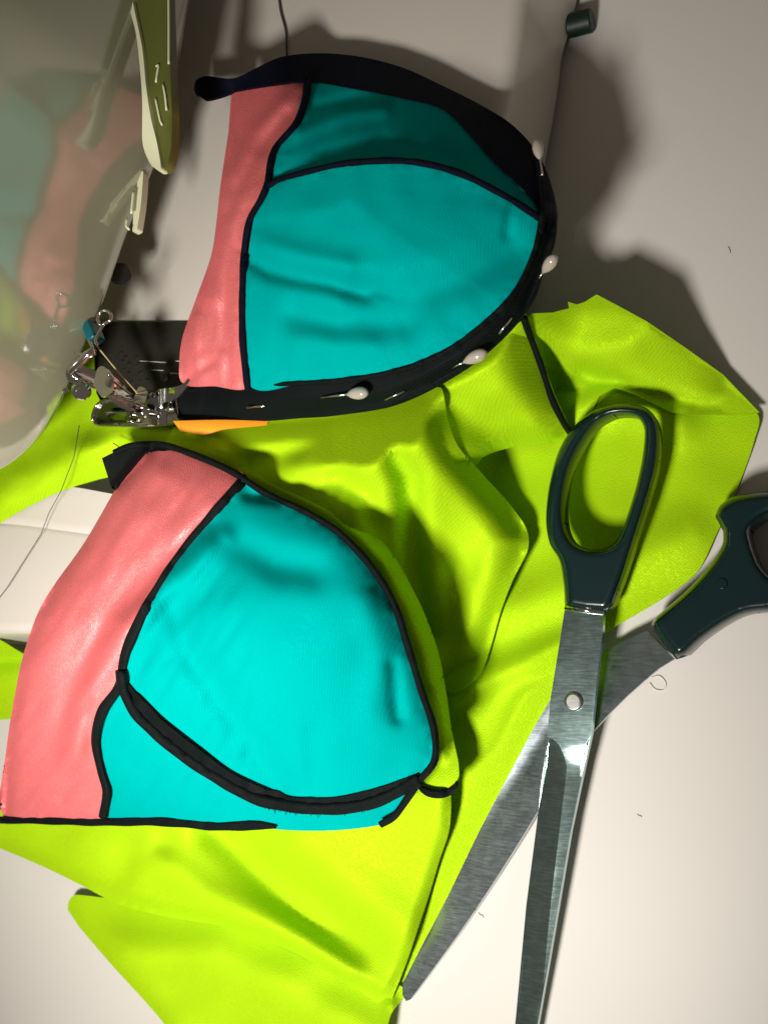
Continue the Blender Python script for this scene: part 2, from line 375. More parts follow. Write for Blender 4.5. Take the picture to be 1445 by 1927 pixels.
# needle plate
NP = [(196, 606), (352, 606), (470, 608), (470, 940), (330, 938), (215, 930), (150, 918), (60, 905), (60, 606)]
npl = sheet('needle_plate', NP, zB(.0012), PLATE, mach, thick=.002, step=40)
def disc(name, px, py, z, r, mat, parent, h=.0006):
    p = P(px, py, z); return lathe(name, p-Vector((0, 0, h)), (0, 0, 1), [(0, r), (h*.8, r), (h, r*.9)], mat, parent, 20)
disc('plate_hole', 311, 711, B+.0018, .0017, DARK, npl)
disc('plate_hole', 193, 634, B+.0018, .0015, DARK, npl)
for a, b in [((264, 679), (313, 682)), ((286, 696), (308, 697)), ((331, 679), (345, 680)), ((321, 702), (345, 704))]:
    tube('guide_mark', [P(*a, B+.0014), P(*b, B+.0014)], .00022, PINKT, npl, 6)
for k in range(16):
    x = 226+k % 4*17+rng.uniform(-7, 7); y = 668+k//4*15+rng.uniform(-6, 6)
    box('feed_tooth', P(x, y, B+.0013), (rng.uniform(.0008, .0024), rng.uniform(.0006, .0014), .0005), DARK, npl, bev=.0002, rz=rng.uniform(-.2, .2))

# head: upright glossy casing whose lower edge hangs over the bed
HE = [(470, -560), (420, -330), (372, -60), (352, 60), (325, 230), (290, 330), (245, 440), (200, 570), (165, 655), (130, 740), (92, 810), (50, 858), (0, 892), (-80, 925), (-220, 950), (-500, 960)]
ZH = B+.031
def head():
    L = spl(HE, False, 18); W_ = PN(L[:, 0], L[:, 1], np.full(len(L), ZH))
    n = len(W_); V = []; F_ = []
    t = np.gradient(W_[:, :2], axis=0); t /= np.linalg.norm(t, axis=1)[:, None]; nr = np.stack([-t[:, 1], t[:, 0]], 1)
    # nr should point right (towards the operator)
    if nr[n//2, 0] < 0: nr = -nr
    levels = [(.0, -.006), (.0, -.0022), (.0008, -.0008), (.003, 0), (.012, .0004), (.03, .0008), (.06, .0), (.10, -.003), (.14, -.008), (.16, -.014), (.168, -.03)]
    for dz, off in levels:
        for i in range(n): V.append((W_[i, 0]+nr[i, 0]*off, W_[i, 1]+nr[i, 1]*off, ZH+dz))
    m = len(levels)
    for j in range(m-1):
        for i in range(n-1): F_.append((j*n+i, j*n+i+1, (j+1)*n+i+1, (j+1)*n+i))
    # back closure so that it is a solid casing
    c0 = len(V); bx = -.30
    for j in (0, m-1):
        for i in (0, n-1): V.append((bx, V[i][1], V[j*n][2]))
    F_.append(tuple(range(n))[::-1]+(c0, c0+1)); F_.append(tuple((m-1)*n+i for i in range(n))+(c0+3, c0+2))
    F_.append(tuple(j*n for j in range(m))+(c0+2, c0)); F_.append(tuple(j*n+n-1 for j in range(m))[::-1]+(c0+1, c0+3)); F_.append((c0, c0+2, c0+3, c0+1))
    return mk('head', V, F_, HEADM, mach, True)
hd = head()
# thread guard with raised figures; white plastic, cloth's green light put into its colour
GL = [(243, -60), (243, 0), (258, 60), (266, 130), (268, 200), (268, 262), (274, 285), (287, 312), (303, 317), (311, 316), (318, 300), (323, 270), (324, 220), (320, 120), (316, 0), (316, -60)]
gz = ZH+.023
def zg(X, Y): return gz + .0018*prof(np.minimum(dist(X, Y, [(324, -60), (324, 300)]), 60)/26.) - .006*sm((Y-150)/170.) + .003*np.clip((290-X)/45., 0, 1)
gd = sheet('thread_guard', spl(GL, False, 9), zg, GUARD, mach, thick=.004, step=9)
GE = [(240, -60), (241, 0), (256, 62), (264, 130), (268, 190), (268, 262), (273, 286), (286, 312), (303, 319), (296, 270), (284, 220), (275, 160), (268, 90), (250, 0), (246, -60)]
sheet('guard_edge', spl(GE, False, 9), lambda X, Y: zg(X, Y)+.0012, GUARDL, gd, thick=.0035, step=9)
for ln in [[(294, 125), (299, 122), (296, 140), (294, 155)], [(293, 185), (297, 205), (302, 228), (306, 236)], [(307, 158), (311, 180), (314, 208)], [(317, -60), (318, 40), (318, 120)]]:
    L = spl(ln, False, 6); tube('raised_mark', PN(L[:, 0], L[:, 1], zg(L[:, 0], L[:, 1])+.0004), .0004, GUARDL, gd, 6)
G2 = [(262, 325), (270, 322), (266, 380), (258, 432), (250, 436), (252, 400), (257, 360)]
g2 = sheet('guard_reflection', spl(G2, True, 8), lambda X, Y: np.full(X.shape, ZH+.006), GUARDL, mach, thick=.003, step=8)  # guard's reflection in the head, built as an added tab with marks
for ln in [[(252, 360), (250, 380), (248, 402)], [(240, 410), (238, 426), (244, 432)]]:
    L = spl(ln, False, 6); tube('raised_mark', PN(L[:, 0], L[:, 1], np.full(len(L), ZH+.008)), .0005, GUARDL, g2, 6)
# dark knob below the head
lathe('knob', P(222, 515, B+.02), (.8, -.3, .3), [(0, .0035), (.001, .0042), (.004, .0042), (.005, .0034)], DARK, mach)

# presser foot, shank, screw, needle, thread guide
SOLE = [(176, 792), (186, 760), (215, 752), (262, 762), (300, 752), (330, 752), (334, 770), (334, 788), (322, 797), (280, 801), (205, 800)]
zs = lambda X, Y: np.full(X.shape, B+.0075)+.0018*np.exp(-((Y-797)/5.)**2)
sole = sheet('presser_foot', spl(SOLE, True, 5), zs, CHROME, mach, thick=.0022, step=6, holes=[spl([(200, 778), (206, 768), (235, 768), (262, 776), (262, 788), (215, 790)], True, 5)])
tube('foot_rim', PN(*(lambda L: (L[:, 0], L[:, 1], np.full(len(L), B+.0082)))(spl(SOLE, True, 5))), .0007, CHROME, sole, 8)
for t in ([(200, 778), (232, 776), (262, 781)],):
    tube('foot_bar', [P(x, y, B+.008) for x, y in t], .0008, CHROME, sole, 8)
# clear/metal toe with lifted guide lip, runs up right towards the pink cloth
TOE = [(262, 790), (272, 765), (285, 745), (300, 733), (330, 728), (346, 722), (352, 714), (357, 716), (352, 728), (335, 748), (322, 757), (330, 775), (334, 788), (318, 797), (285, 799)]
sheet('toe', spl(TOE, True, 5), lambda X, Y: B+.0105+.006*np.clip((770-Y)/60., 0, 1)+.0015*np.exp(-((X-300)/8.)**2), CHROME, sole, thick=.0012, step=6)
sheet('toe_slot', spl([(284, 740), (294, 744), (293, 765), (284, 784), (270, 784), (272, 770), (280, 758)], True, 5), lambda X, Y: B+.0128+.006*np.clip((770-Y)/60., 0, 1), DARK, sole, thick=.0010, step=5)
disc('screw', 312, 763, B+.0145, .0016, CHROME, sole, .0016)
disc('screw', 286, 743, B+.0165, .0010, CHROME, sole, .0012)
disc('screw', 241, 770, B+.0105, .0016, CHROME, sole, .0018)
disc('screw', 240, 787, B+.0105, .0014, CHROME, sole, .0018)
# shank rising to the head
SH = [(128, 690), (150, 686), (196, 706), (226, 730), (262, 755), (282, 770), (276, 786), (258, 776), (228, 768), (210, 755), (188, 735), (160, 728), (128, 716)]
shk = sheet('shank', spl(SH, True, 6), lambda X, Y: B+.014+.026*np.clip((270-X)/150., 0, 1)+.0025*np.exp(-((Y-X*.45-645)/7.)**2), CHROME, mach, thick=.0045, step=6)
sheet('shank_plate', spl([(176, 725), (190, 689), (214, 715), (212, 738), (192, 748)], False, 5), lambda X, Y: B+.036+.1*(190-Y*.25-X*0)*.0001, CHROME, shk, thick=.001, step=6)
sheet('shank_plate', spl([(250, 756), (262, 728), (278, 738), (270, 762)], False, 5), lambda X, Y: np.full(X.shape, B+.021), CHROME, shk, thick=.001, step=6)
lathe('thumb_screw', P(152, 729, B+.036), (.55, -.5, .35), [(0, .0022), (.0005, .0030), (.0015, .0034), (.0022, .0028), (.0032, .0034), (.0042, .0034), (.0050, .0024), (.0056, .0024)], CHROME, shk)
lathe('thumb_screw', P(124, 731, B+.038), (.5, -.5, .4), [(0, .0010), (.001, .0013), (.002, .0010)], CHROME, shk)
tube('needle_clamp', [P(130, 700, B+.046), P(165, 668, B+.044), P(178, 660, B+.044)], .0016, CHROME, mach)
tube('thread_hook', [P(x, y, B+.040) for x, y in spl([(168, 640), (176, 658), (174, 668), (160, 668), (142, 664)], False, 4)], .0006, CHROME, mach)
tube('thread_hook', [P(x, y, B+.040) for x, y in spl([(190, 612), (184, 602), (188, 590), (198, 584), (208, 590), (210, 600), (204, 606), (196, 610), (180, 640), (184, 650)], False, 4)], .0006, CHROME, mach)
box('threader_block', P(176, 626, B+.034), (.004, .008, .006), plastic('teal_plastic', (.0, .10, .12), .3), mach, rz=.5, bev=.0006)
tube('needle', [P(205, 704, B+.040), P(236, 730, B+.026), P(284, 766, B+.004)], [.0006, .0006, .0003], CHROME, mach)
th = tube('sewing_thread', [P(*a, B+h) for *a, h in [(181, 650, .042), (215, 690, .034), (250, 730, .024), (272, 758, .016)]], .00022, THRG, mach, 6)
tube('sewing_thread', [P(*a, B+h) for *a, h in [(183, 650, .042), (222, 700, .032), (256, 735, .022), (274, 760, .015)]], .00022, THRG, mach, 6)

# ---------------------------------------------------------------- lime cloth
def S(X, Y, Wd=300.):
    """where cloth rests: on the bed, falling to the table beyond its edge."""
    ins = inside(X, Y, bedpoly); d = dist(X, Y, bedpoly, True); d = np.where(ins, 0, d)
    return B*(1-sm(d/Wd))
def roll(X, Y, line, R, drop): return -drop*(1-np.sin(np.clip(dist(X, Y, line)/R, 0, 1)*math.pi/2))
lime = empty('fabric_piece', (P(700, 1100, 0).x, P(700, 1100, 0).y, 0), 'lime yellow satin fabric crumpled in folds under the cups and scissors', 'fabric')
CUP1 = np.array([(370, 150), (480, 129), (600, 100), (760, 128), (900, 195), (1004, 278), (1045, 390), (1040, 462), (1005, 558), (935, 645), (800, 737), (620, 782), (500, 791), (335, 790), (345, 640), (400, 470), (430, 200)], float)
bl2 = np.array([(1216, 1187), (1268, 1240), (1239, 1258), (1177, 1312), (1114, 1378), (1060, 1450), (1013, 1524), (986, 1569), (928, 1661), (861, 1760), (772, 1881), (764, 1884), (757, 1872), (757, 1852), (795, 1777), (845, 1681), (903, 1561), (969, 1436), (1006, 1366), (1045, 1300), (1085, 1250), (1139, 1225), (1177, 1204)], float)
R1 = spl([(1185, 760), (1216, 768), (1236, 792), (1241, 835), (1234, 885), (1214, 955), (1196, 1012), (1176, 1075), (1152, 1140)], False, 6)
ringO = np.vstack([R1, [(1141, 1153)], [(1100, 1150)], spl([(1062, 1143), (1060, 1100), (1052, 1055), (1034, 1024), (1027, 980), (1032, 918), (1050, 850), (1080, 802), (1120, 771), (1152, 761)], False, 6)])
CUP2 = np.array([(200, 860), (300, 836), (430, 885), (580, 966), (700, 1070), (765, 1220), (815, 1370), (815, 1430), (740, 1540), (560, 1564), (400, 1552), (0, 1540), (15, 1400), (40, 1250), (110, 1090), (215, 925)], float)
def smin(z, c, k=.0015):
    h = np.clip(.5+.5*(c-z)/k, 0, 1); return c*(1-h)+z*h-k*h*(1-h)
def cap(z, X, Y, co=0.):
    d = np.where(inside(X, Y, CUP2), 0, dist(X, Y, CUP2, True)); z = smin(z, S(X, Y, 420)*.62+.0275+d*.00016-.006*sm((Y-1440)/100.))
    d = np.where(inside(X, Y, ringO), 0, dist(X, Y, ringO, True)); z = smin(z, .0120+d*.00024)
    z = cap1(z, X, Y, co)
    d = np.where(inside(X, Y, bedpoly), 0, dist(X, Y, bedpoly, True))
    return np.maximum(z, B+.0018-d*.00036)
def cap1(z, X, Y, co=0.):
    d = np.where(inside(X, Y, CUP1), 0, dist(X, Y, CUP1, True)); c = B+.0030+co+d*.00013
    k = .0015; h = np.clip(.5+.5*(c-z)/k, 0, 1); return c*(1-h)+z*h-k*h*(1-h)
def lsheet(outline, zf, lab=None, smooth=True, step=9, mat=LIME, name='fold', th=.0005, co=0.):
    zf0 = zf; zf = lambda X, Y: cap(zf0(X, Y), X, Y, co)
    o = sheet(name, spl(outline, False, 8) if smooth else outline, zf, mat, lime, thick=th, step=step)
    if lab: o['label'] = lab
    return o
# base sheet running from the scissors down to the lower edge
BASE = [(900, 640), (1000, 610), (1220, 640), (1330, 710), (1424, 778), (1418, 830), (1396, 895), (1372, 950), (1345, 1010), (1308, 1080), (1240, 1130), (1150, 1184), (1100, 1230), (1045, 1330), (985, 1440), (915, 1575), (860, 1690), (805, 1790), (770, 1830), (745, 1872), (735, 1900), (700, 1880), (600, 1700), (500, 1500), (600, 1200), (800, 900)]
cA = [(1310, 1090), (1200, 1140), (1050, 1215), (900, 1275)]
def zbase(X, Y):
    z = .0022+S(X, Y, 235)
    z += ridge(X, Y, [(1080, 760), (1180, 740), (1270, 790)], .006, 45)
    z += ridge(X, Y, [(1130, 1190), (1040, 1225), (930, 1270), (850, 1310)], .0045, 28)
    z += ridge(X, Y, [(1300, 1000), (1180, 1060), (1060, 1110), (940, 1150)], .003, 45)
    z += ridge(X, Y, [(1000, 1330), (930, 1480), (870, 1640), (800, 1780)], .0035, 40)
    z += ridge(X, Y, [(900, 1300), (880, 1450), (860, 1600)], .003, 40)
    z += waves(X, Y, 5, .0018, 260)
    c = .0013+dist(X, Y, bl2)*.00008*~inside(X, Y, bl2)
    z = np.minimum(z, c)
    z = np.maximum(z, .0010)
    return z
lsheet(BASE, zbase, 'flat lime layer lying beneath the scissors', co=-.0018)
# folded-over flap at the upper right corner
FLAP = [(930, 640), (1000, 590), (1040, 588), (1070, 580), (1068, 568), (1085, 573), (1100, 568), (1122, 554), (1160, 574), (1215, 604), (1290, 655), (1360, 705), (1428, 776), (1380, 781), (1300, 781), (1262, 776), (1225, 757), (1190, 741), (1156, 730), (1128, 745), (1106, 785), (1082, 812), (1040, 830), (950, 760)]
def zflap(X, Y):
    z = .006+S(X, Y, 245)*.97 + .024*sm((790-Y)/215.)*(1-sm((X-1200)/240.))
    z += ridge(X, Y, [(1040, 640), (1090, 660), (1180, 650)], .003, 34)
    z += ridge(X, Y, [(1095, 703), (1150, 690), (1230, 720), (1400, 765)], .0025, 36)
    z += ridge(X, Y, [(1020, 660), (1050, 740), (1075, 815)], -.004, 26)
    z += ridge(X, Y, [(1100, 712), (1110, 760)], -.002, 24)
    z += waves(X, Y, 8, .0015, 170)
    z += roll(X, Y, [(1156, 730), (1128, 745), (1106, 785), (1082, 812)], 34, .007)
    z += roll(X, Y, [(1428, 776), (1300, 781), (1225, 757), (1140, 722), (1093, 703)], 40, .006)
    return np.maximum(z - .005*sm((X-1230)/200.), zbase(X, Y)+.0022)
lsheet(FLAP, zflap, 'upper flap folded over at the far corner', smooth=False)
# middle fold, between the big centre fold and the binding strip
MID = [(780, 700), (830, 650), (930, 600), (990, 590), (1010, 650), (1040, 735), (1075, 818), (1040, 834), (980, 838), (930, 850), (905, 862), (890, 880), (830, 890), (790, 830)]
def zmid(X, Y):
    z = .013+S(X, Y, 330)
    z += ridge(X, Y, [(930, 650), (960, 720), (1010, 790)], .007, 48)
    z += ridge(X, Y, [(845, 760), (900, 800), (960, 835)], -.006, 40)
    z += roll(X, Y, [(1075, 818), (1040, 834), (980, 838), (930, 850), (890, 880)], 46, .010)
    z += waves(X, Y, 12, .0012, 150)
    return np.maximum(z, zbase(X, Y)+.0022)
lsheet(MID, zmid, 'middle fold beside the black strip', co=-.0006)
# big centre fold with satin highlights
BIG = [(330, 800), (420, 788), (540, 780), (700, 760), (800, 738), (830, 730), (842, 790), (862, 840), (905, 890), (955, 945), (985, 985), (994, 1012), (991, 1040), (965, 1090), (942, 1150), (922, 1220), (905, 1265), (880, 1290), (845, 1302), (820, 1250), (600, 1100), (450, 900), (300, 850)]
def zbig(X, Y):
    z = .014+S(X, Y, 300)*.95
    z += ridge(X, Y, [(700, 815), (810, 840), (890, 915), (945, 1000), (955, 1070)], .0105, 95)
    z += ridge(X, Y, [(742, 860), (768, 900), (775, 980), (778, 1080), (800, 1190)], -.0085, 25)
    z += ridge(X, Y, [(640, 905), (690, 935), (720, 1010), (735, 1060)], -.004, 26)
    z += ridge(X, Y, [(480, 870), (560, 845), (650, 808), (770, 782)], -.0045, 24)
    z += ridge(X, Y, [(560, 880), (650, 850), (720, 850)], .003, 26)
    z += ridge(X, Y, [(860, 1080), (850, 1180), (860, 1260)], -.004, 34)
    E = [(842, 790), (862, 840), (905, 890), (955, 945), (994, 1012), (965, 1090), (942, 1150), (905, 1265), (845, 1302)]
    z += roll(X, Y, E, 70, .013)+ridge(X, Y, E, .0016, 9)
    z += waves(X, Y, 21, .0008, 190)
    dm = np.where(inside(X, Y, np.array(MID, float)), 0, dist(X, Y, MID, True))
    return np.maximum(np.maximum(z, zbase(X, Y)+.0030), zmid(X, Y)+.0015-dm*.0003)
lsheet(BIG, zbig, 'big centre fold with satin highlights', co=.0010)
# left strip under the presser foot
LEFT = [(-60, 890), (0, 872), (60, 835), (92, 785), (110, 740), (135, 600), (160, 590), (196, 640), (215, 700), (290, 690), (345, 760), (500, 786), (560, 800), (480, 850), (430, 860), (360, 900), (225, 893), (185, 902), (140, 915), (100, 930), (50, 955), (0, 984), (-60, 1010)]
def zleft(X, Y):
    z = B+.0042+ridge(X, Y, [(150, 850), (220, 820), (330, 815), (430, 830)], .003, 22)+ridge(X, Y, [(0, 930), (80, 880), (160, 850)], .004, 34)
    z += ridge(X, Y, [(60, 870), (120, 800), (150, 740)], -.001, 30)+waves(X, Y, 31, .0008, 90)
    z += roll(X, Y, [(-60, 1010), (0, 984), (100, 930), (185, 902), (225, 893)], 26, .0026)
    return np.maximum(z, B+.0014)
# needle plate is shown between x 200..345, y 606..740, so cut there
LEFT = [(-60, 890), (0, 872), (60, 835), (92, 785), (108, 745), (118, 700), (128, 672), (140, 640), (150, 590), (165, 600), (176, 640), (178, 700), (182, 740), (200, 775), (300, 790), (345, 778), (500, 780), (560, 800), (480, 850), (430, 868), (360, 900), (225, 893), (185, 902), (140, 915), (100, 930), (50, 955), (0, 984), (-60, 1010)]
lsheet(LEFT, zleft, 'strip passing under the presser foot', smooth=False, step=8)
# added orange strip: coral colour bleeding onto the lime, built as cloth
sheet('bleed_strip', spl([(326, 792), (420, 790), (505, 793), (500, 800), (420, 808), (380, 818), (340, 812)], False, 6), lambda X, Y: B+.0105+.0015*np.cos((Y-800)/14.), ORNG, lime, thick=.0006, step=7)['label'] = 'orange strip for coral colour bleed on the lime, under the black tape'
# strip running along the right side of the lower cup
def zlow(X, Y):
    z = .011+.008*np.exp(-((Y-1480)/120.)**2)
    z += step_fold(X, Y, [(410, 1560), (500, 1640), (600, 1720), (700, 1800), (745, 1860)], -.0095, 42, 66)*sm((1905-Y)/190.)
    z += ridge(X, Y, [(560, 1600), (650, 1670), (740, 1760)], .006, 60)
    z += ridge(X, Y, [(280, 1600), (380, 1680), (520, 1745), (650, 1830)], .0045, 34)
    z += ridge(X, Y, [(160, 1590), (260, 1640)], .003, 40)+ridge(X, Y, [(190, 1690), (240, 1620), (300, 1590)], -.0028, 30)
    z += roll(X, Y, [(0, 1596), (80, 1630), (150, 1664), (220, 1700), (300, 1722), (400, 1740), (480, 1762), (560, 1795), (640, 1845), (728, 1893)], 34, .0085)
    z += roll(X, Y, [(848, 1500), (845, 1560), (805, 1690), (765, 1810), (728, 1893)], 24, .004)
    z += waves(X, Y, 41, .0010, 240)
    return np.maximum(z, np.maximum(zbase(X, Y), .0035)+.0014)
def zstrip(X, Y):
    z = .030+S(X, Y, 420)*.62
    z += -.012*sm((Y-1250)/250.)
    z += roll(X, Y, [(430, 850), (560, 905), (640, 940), (700, 995), (745, 1050), (790, 1135), (822, 1220), (838, 1300), (850, 1370), (863, 1440), (861, 1476)], 34, .010)
    z += ridge(X, Y, [(820, 1300), (840, 1380), (846, 1450)], .002, 12)
    return np.maximum(z, zlow(X, Y)+.0016)
STRIP = [(420, 856), (440, 850), (560, 905), (640, 942), (700, 997), (745, 1055), (790, 1138), (822, 1222), (838, 1300), (848, 1370), (862, 1435), (861, 1472), (838, 1484), (808, 1486), (784, 1468), (760, 1400), (700, 1200), (600, 1020), (480, 930)]
lsheet(STRIP, zstrip, 'narrow strip edging the lower cup', step=8)
# lower pieces
LOWP = [(-40, 1530), (300, 1480), (700, 1440), (840, 1480), (848, 1500), (845, 1560), (826, 1620), (805, 1690), (785, 1750), (765, 1810), (742, 1868), (728, 1893), (700, 1882), (640, 1845), (560, 1795), (480, 1762), (400, 1740), (300, 1722), (220, 1700), (150, 1664), (80, 1630), (0, 1596), (-40, 1580)]
BOT = [(128, 1712), (130, 1696), (142, 1684), (200, 1690), (400, 1720), (600, 1780), (760, 1860), (735, 1910), (722, 1970), (720, 2100), (430, 2100), (360, 2000), (300, 1915), (210, 1815), (150, 1745)]
def zbot_(X, Y):
    z = .0035+ridge(X, Y, [(250, 1790), (400, 1800), (560, 1870), (700, 1960)], .0055, 55)
    z += ridge(X, Y, [(150, 1700), (260, 1830), (360, 1990)], .0016, 40)+waves(X, Y, 47, .001, 200)
    z += roll(X, Y, [(128, 1712), (210, 1815), (300, 1915), (430, 2100)], 24, .0018)
    z += ridge(X, Y, [(735, 1890), (728, 2000)], .003, 14)
    return np.maximum(z, .0012)
lsheet(BOT, zbot_, 'lowest fold spreading to the near edge of the table')
lsheet(LOWP, zlow, 'fold below the lower cup with a deep valley')
# piece peeping out at far left
LP = [(-60, 1180), (0, 1204), (30, 1222), (80, 1250), (140, 1280), (120, 1360), (40, 1354), (0, 1354), (-60, 1356)]
lsheet(LP, lambda X, Y: .006+.010*np.exp(-((Y-1270)/60.)**2)+waves(X, Y, 51, .001, 100), 'small end showing left of the coral panel', step=8)
# thin black binding sewn to the lime cloth
piping('binding', [(985, 598), (1000, 640), (1018, 690), (1038, 750), (1060, 795), (1078, 822)], lambda X, Y: np.maximum(zmid(X, Y), zflap(X, Y))+.0008, 13, TAPE, lime, wob=.06)
piping('binding', [(783, 1467), (796, 1486), (820, 1494), (845, 1490), (858, 1478), (860, 1470)], lambda X, Y: np.maximum(cap(zstrip(X, Y), X, Y), zlow(X, Y)+.0016)+.0012, 16, TAPE, lime, taper=True)

# ---------------------------------------------------------------- upper cup
cup1 = empty('bikini_cup', (P(720, 480, B).x, P(720, 480, B).y, B), 'teal bikini cup with coral side panel, pinned black tape under the presser foot', 'bikini top')
RX = [300, 430, 505, 560, 640, 730, 800, 870, 940, 1005, 1060]; RY = [430, 375, 348, 326, 309, 300, 306, 326, 361, 398, 440]
TX = [350, 440, 480, 530, 600, 680, 760, 830, 900, 960, 1005, 1030, 1050]; TY = [150, 145, 128, 108, 100, 107, 128, 160, 195, 235, 280, 330, 400]
bot1 = [(340, 790), (500, 790), (620, 782), (720, 766), (800, 735), (880, 690), (940, 640), (985, 590), (1020, 500), (1043, 420), (1045, 390)]
left1 = [(437, 172), (430, 250), (415, 350), (400, 470), (370, 560), (345, 630), (338, 680), (345, 720)]
SEAM1 = [(505, 345), (560, 328), (640, 309), (730, 302), (800, 308), (870, 328), (940, 363), (1012, 410), (1005, 480), (968, 550), (908, 612), (835, 664), (742, 699), (640, 716), (465, 720), (458, 560), (471, 414), (505, 345), (556, 235), (580, 150)]
def Z1(X, Y):
    dB = dist(X, Y, bot1); dL = dist(X, Y, left1)
    F_ = .036*lp((dB+14)/400.)*(.30+.70*prof((dL+12)/270.))
    yr = np.interp(X, RX, RY); yt = np.interp(X, TX, TY)
    t = np.clip((Y-yt)/np.maximum(yr-yt, 20), 0, 1)
    h = .04+.96*t**1.0
    mixf = sm((620-X)/120.)*.55; h = h*(1-mixf)+mixf
    z = B+.0075+F_*h
    z += step_fold(X, Y, [(480, 492), (510, 510), (560, 522), (620, 532), (690, 552)], -.0042, 17, 30)
    z += ridge(X, Y, [(500, 468), (570, 488), (650, 505)], .0030, 26)
    z += ridge(X, Y, [(680, 565), (780, 560), (880, 520), (960, 470)], -.0034, 38)
    z += ridge(X, Y, [(560, 592), (640, 612), (760, 612)], -.0030, 28)
    z += ridge(X, Y, [(560, 640), (700, 650)], .0012, 24)
    # folds in the shaded upper panel and the satin
    z += ridge(X, Y, [(520, 335), (600, 290), (720, 262), (860, 300)], -.0012, 13)+ridge(X, Y, [(560, 250), (650, 215), (720, 205)], .0014, 14)
    z += ridge(X, Y, [(590, 200), (680, 180)], -.0010, 10)
    z += ridge(X, Y, [(975, 370), (960, 400), (955, 440)], -.0012, 10)
    z += ridge(X, Y, [(560, 170), (480, 250), (440, 330)], .0016, 15)+ridge(X, Y, [(540, 215), (470, 310), (430, 400)], -.0012, 13)
    z += ridge(X, Y, [(480, 300), (440, 420), (400, 560)], .0016, 20)+ridge(X, Y, [(460, 400), (430, 500), (425, 650)], -.0012, 16)
    z += ridge(X, Y, [(372, 700), (360, 660), (370, 600)], .0016, 16)+ridge(X, Y, [(350, 715), (385, 690), (400, 680)], -.0014, 9)
    z += waves(X, Y, 61, .0005, 120)+waves(X*1.0, Y*.22, 63, .0010, 26)*sm((470-X)/40.)+waves(X, Y, 62, .0007, 34)*np.exp(-(dist(X, Y, SEAM1)/16.)**2)
    return z
def off(f, d): return lambda X, Y: f(X, Y)+d
def csheet(name, outline, zf, mat, parent, d=0, step=8, th=.0009, smooth=True):
    return sheet(name, spl(outline, False, 7) if smooth else outline, off(zf, d), mat, parent, thick=th, step=step)
pk = csheet('side_panel', [(436, 168), (500, 156), (580, 148), (572, 190), (556, 235), (520, 282), (506, 340), (495, 375), (475, 415), (464, 470), (461, 560), (462, 640), (470, 724), (400, 726), (345, 722), (338, 680), (345, 630), (370, 560), (400, 470), (415, 350), (430, 250)], Z1, PINK, cup1, 0, 7)
pk['label'] = 'coral satin side panel'
csheet('upper_panel', [(575, 150), (650, 154), (750, 172), (830, 196), (900, 230), (960, 290), (1008, 350), (1016, 410), (1005, 404), (940, 366), (870, 331), (800, 311), (730, 305), (640, 313), (560, 331), (508, 350), (518, 287), (548, 240), (566, 190)], Z1, TEAL, cup1, 0.0003, 7)
csheet('main_panel', [(505, 350), (560, 326), (640, 308), (730, 300), (800, 306), (870, 326), (940, 361), (1005, 399), (1018, 430), (1008, 480), (972, 550), (910, 615), (835, 668), (745, 702), (640, 720), (550, 726), (470, 726), (463, 640), (464, 520), (477, 415), (497, 375)], Z1, TEAL, cup1, 0.0006, 8)
# tape around the rim: broad shaded band above and right, pinned tape below
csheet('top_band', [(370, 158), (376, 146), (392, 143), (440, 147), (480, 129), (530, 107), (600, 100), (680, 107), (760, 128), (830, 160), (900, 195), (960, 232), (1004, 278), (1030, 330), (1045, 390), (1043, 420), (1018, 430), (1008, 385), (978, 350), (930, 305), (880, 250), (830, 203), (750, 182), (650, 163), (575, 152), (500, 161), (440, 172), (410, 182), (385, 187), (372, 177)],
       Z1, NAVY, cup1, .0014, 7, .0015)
def Zt(X, Y):
    m = [(340, 765), (500, 758), (620, 745), (720, 730), (800, 702), (880, 655), (940, 600), (985, 530), (1018, 450)]
    z = Z1(X, Y)+.0010
    z = z + .0009*np.cos(dist(X, Y, m)/9.)
    k = sm((560-X)/230.); z = z*(1-k*.75)+(B+.0050)*k*.75
    return z
csheet('bottom_tape', [(322, 765), (345, 733), (400, 727), (465, 722), (550, 720), (640, 713), (740, 696), (832, 661), (905, 610), (965, 548), (1000, 480), (1014, 428), (1020, 392), (1030, 350), (1044, 392), (1046, 425), (1040, 462), (1022, 505), (1005, 558), (972, 606), (935, 645), (880, 690), (800, 737), (725, 766), (620, 782), (560, 786), (500, 791), (400, 792), (335, 790), (320, 778)],
       Zt, TAPE, cup1, .0004, 7, .0012)
piping('tape_fold', [(345, 736), (465, 724), (550, 722), (640, 716), (742, 699), (835, 664), (908, 612), (968, 550), (1003, 480), (1016, 428)], Zt, 9, TAPE, cup1, .0008)
piping('piping', [(580, 150), (574, 190), (556, 235), (517, 283), (504, 345), (492, 376), (471, 414), (461, 470), (457, 560), (458, 640), (466, 722), (468, 734)], Z1, 15, NAVY, cup1, .0010, wob=.05)
piping('piping', [(500, 352), (530, 337), (560, 328), (640, 309), (730, 302), (800, 308), (870, 328), (940, 363), (985, 390), (1016, 412)], Z1, 11, NAVY, cup1, .0010, wob=.06)
piping('piping', [(1010, 300), (1018, 350), (1020, 400), (1015, 440)], Z1, 12, TAPE, cup1, .0018)
tube('strap_end', [P(x, y, B+.0125) for x, y in spl([(374, 165), (390, 163), (430, 166), (450, 160)], False, 5)], [.0036, .0039, .0034, .0030, .0027, .0024, .0022], NAVY, cup1, 12, .7)

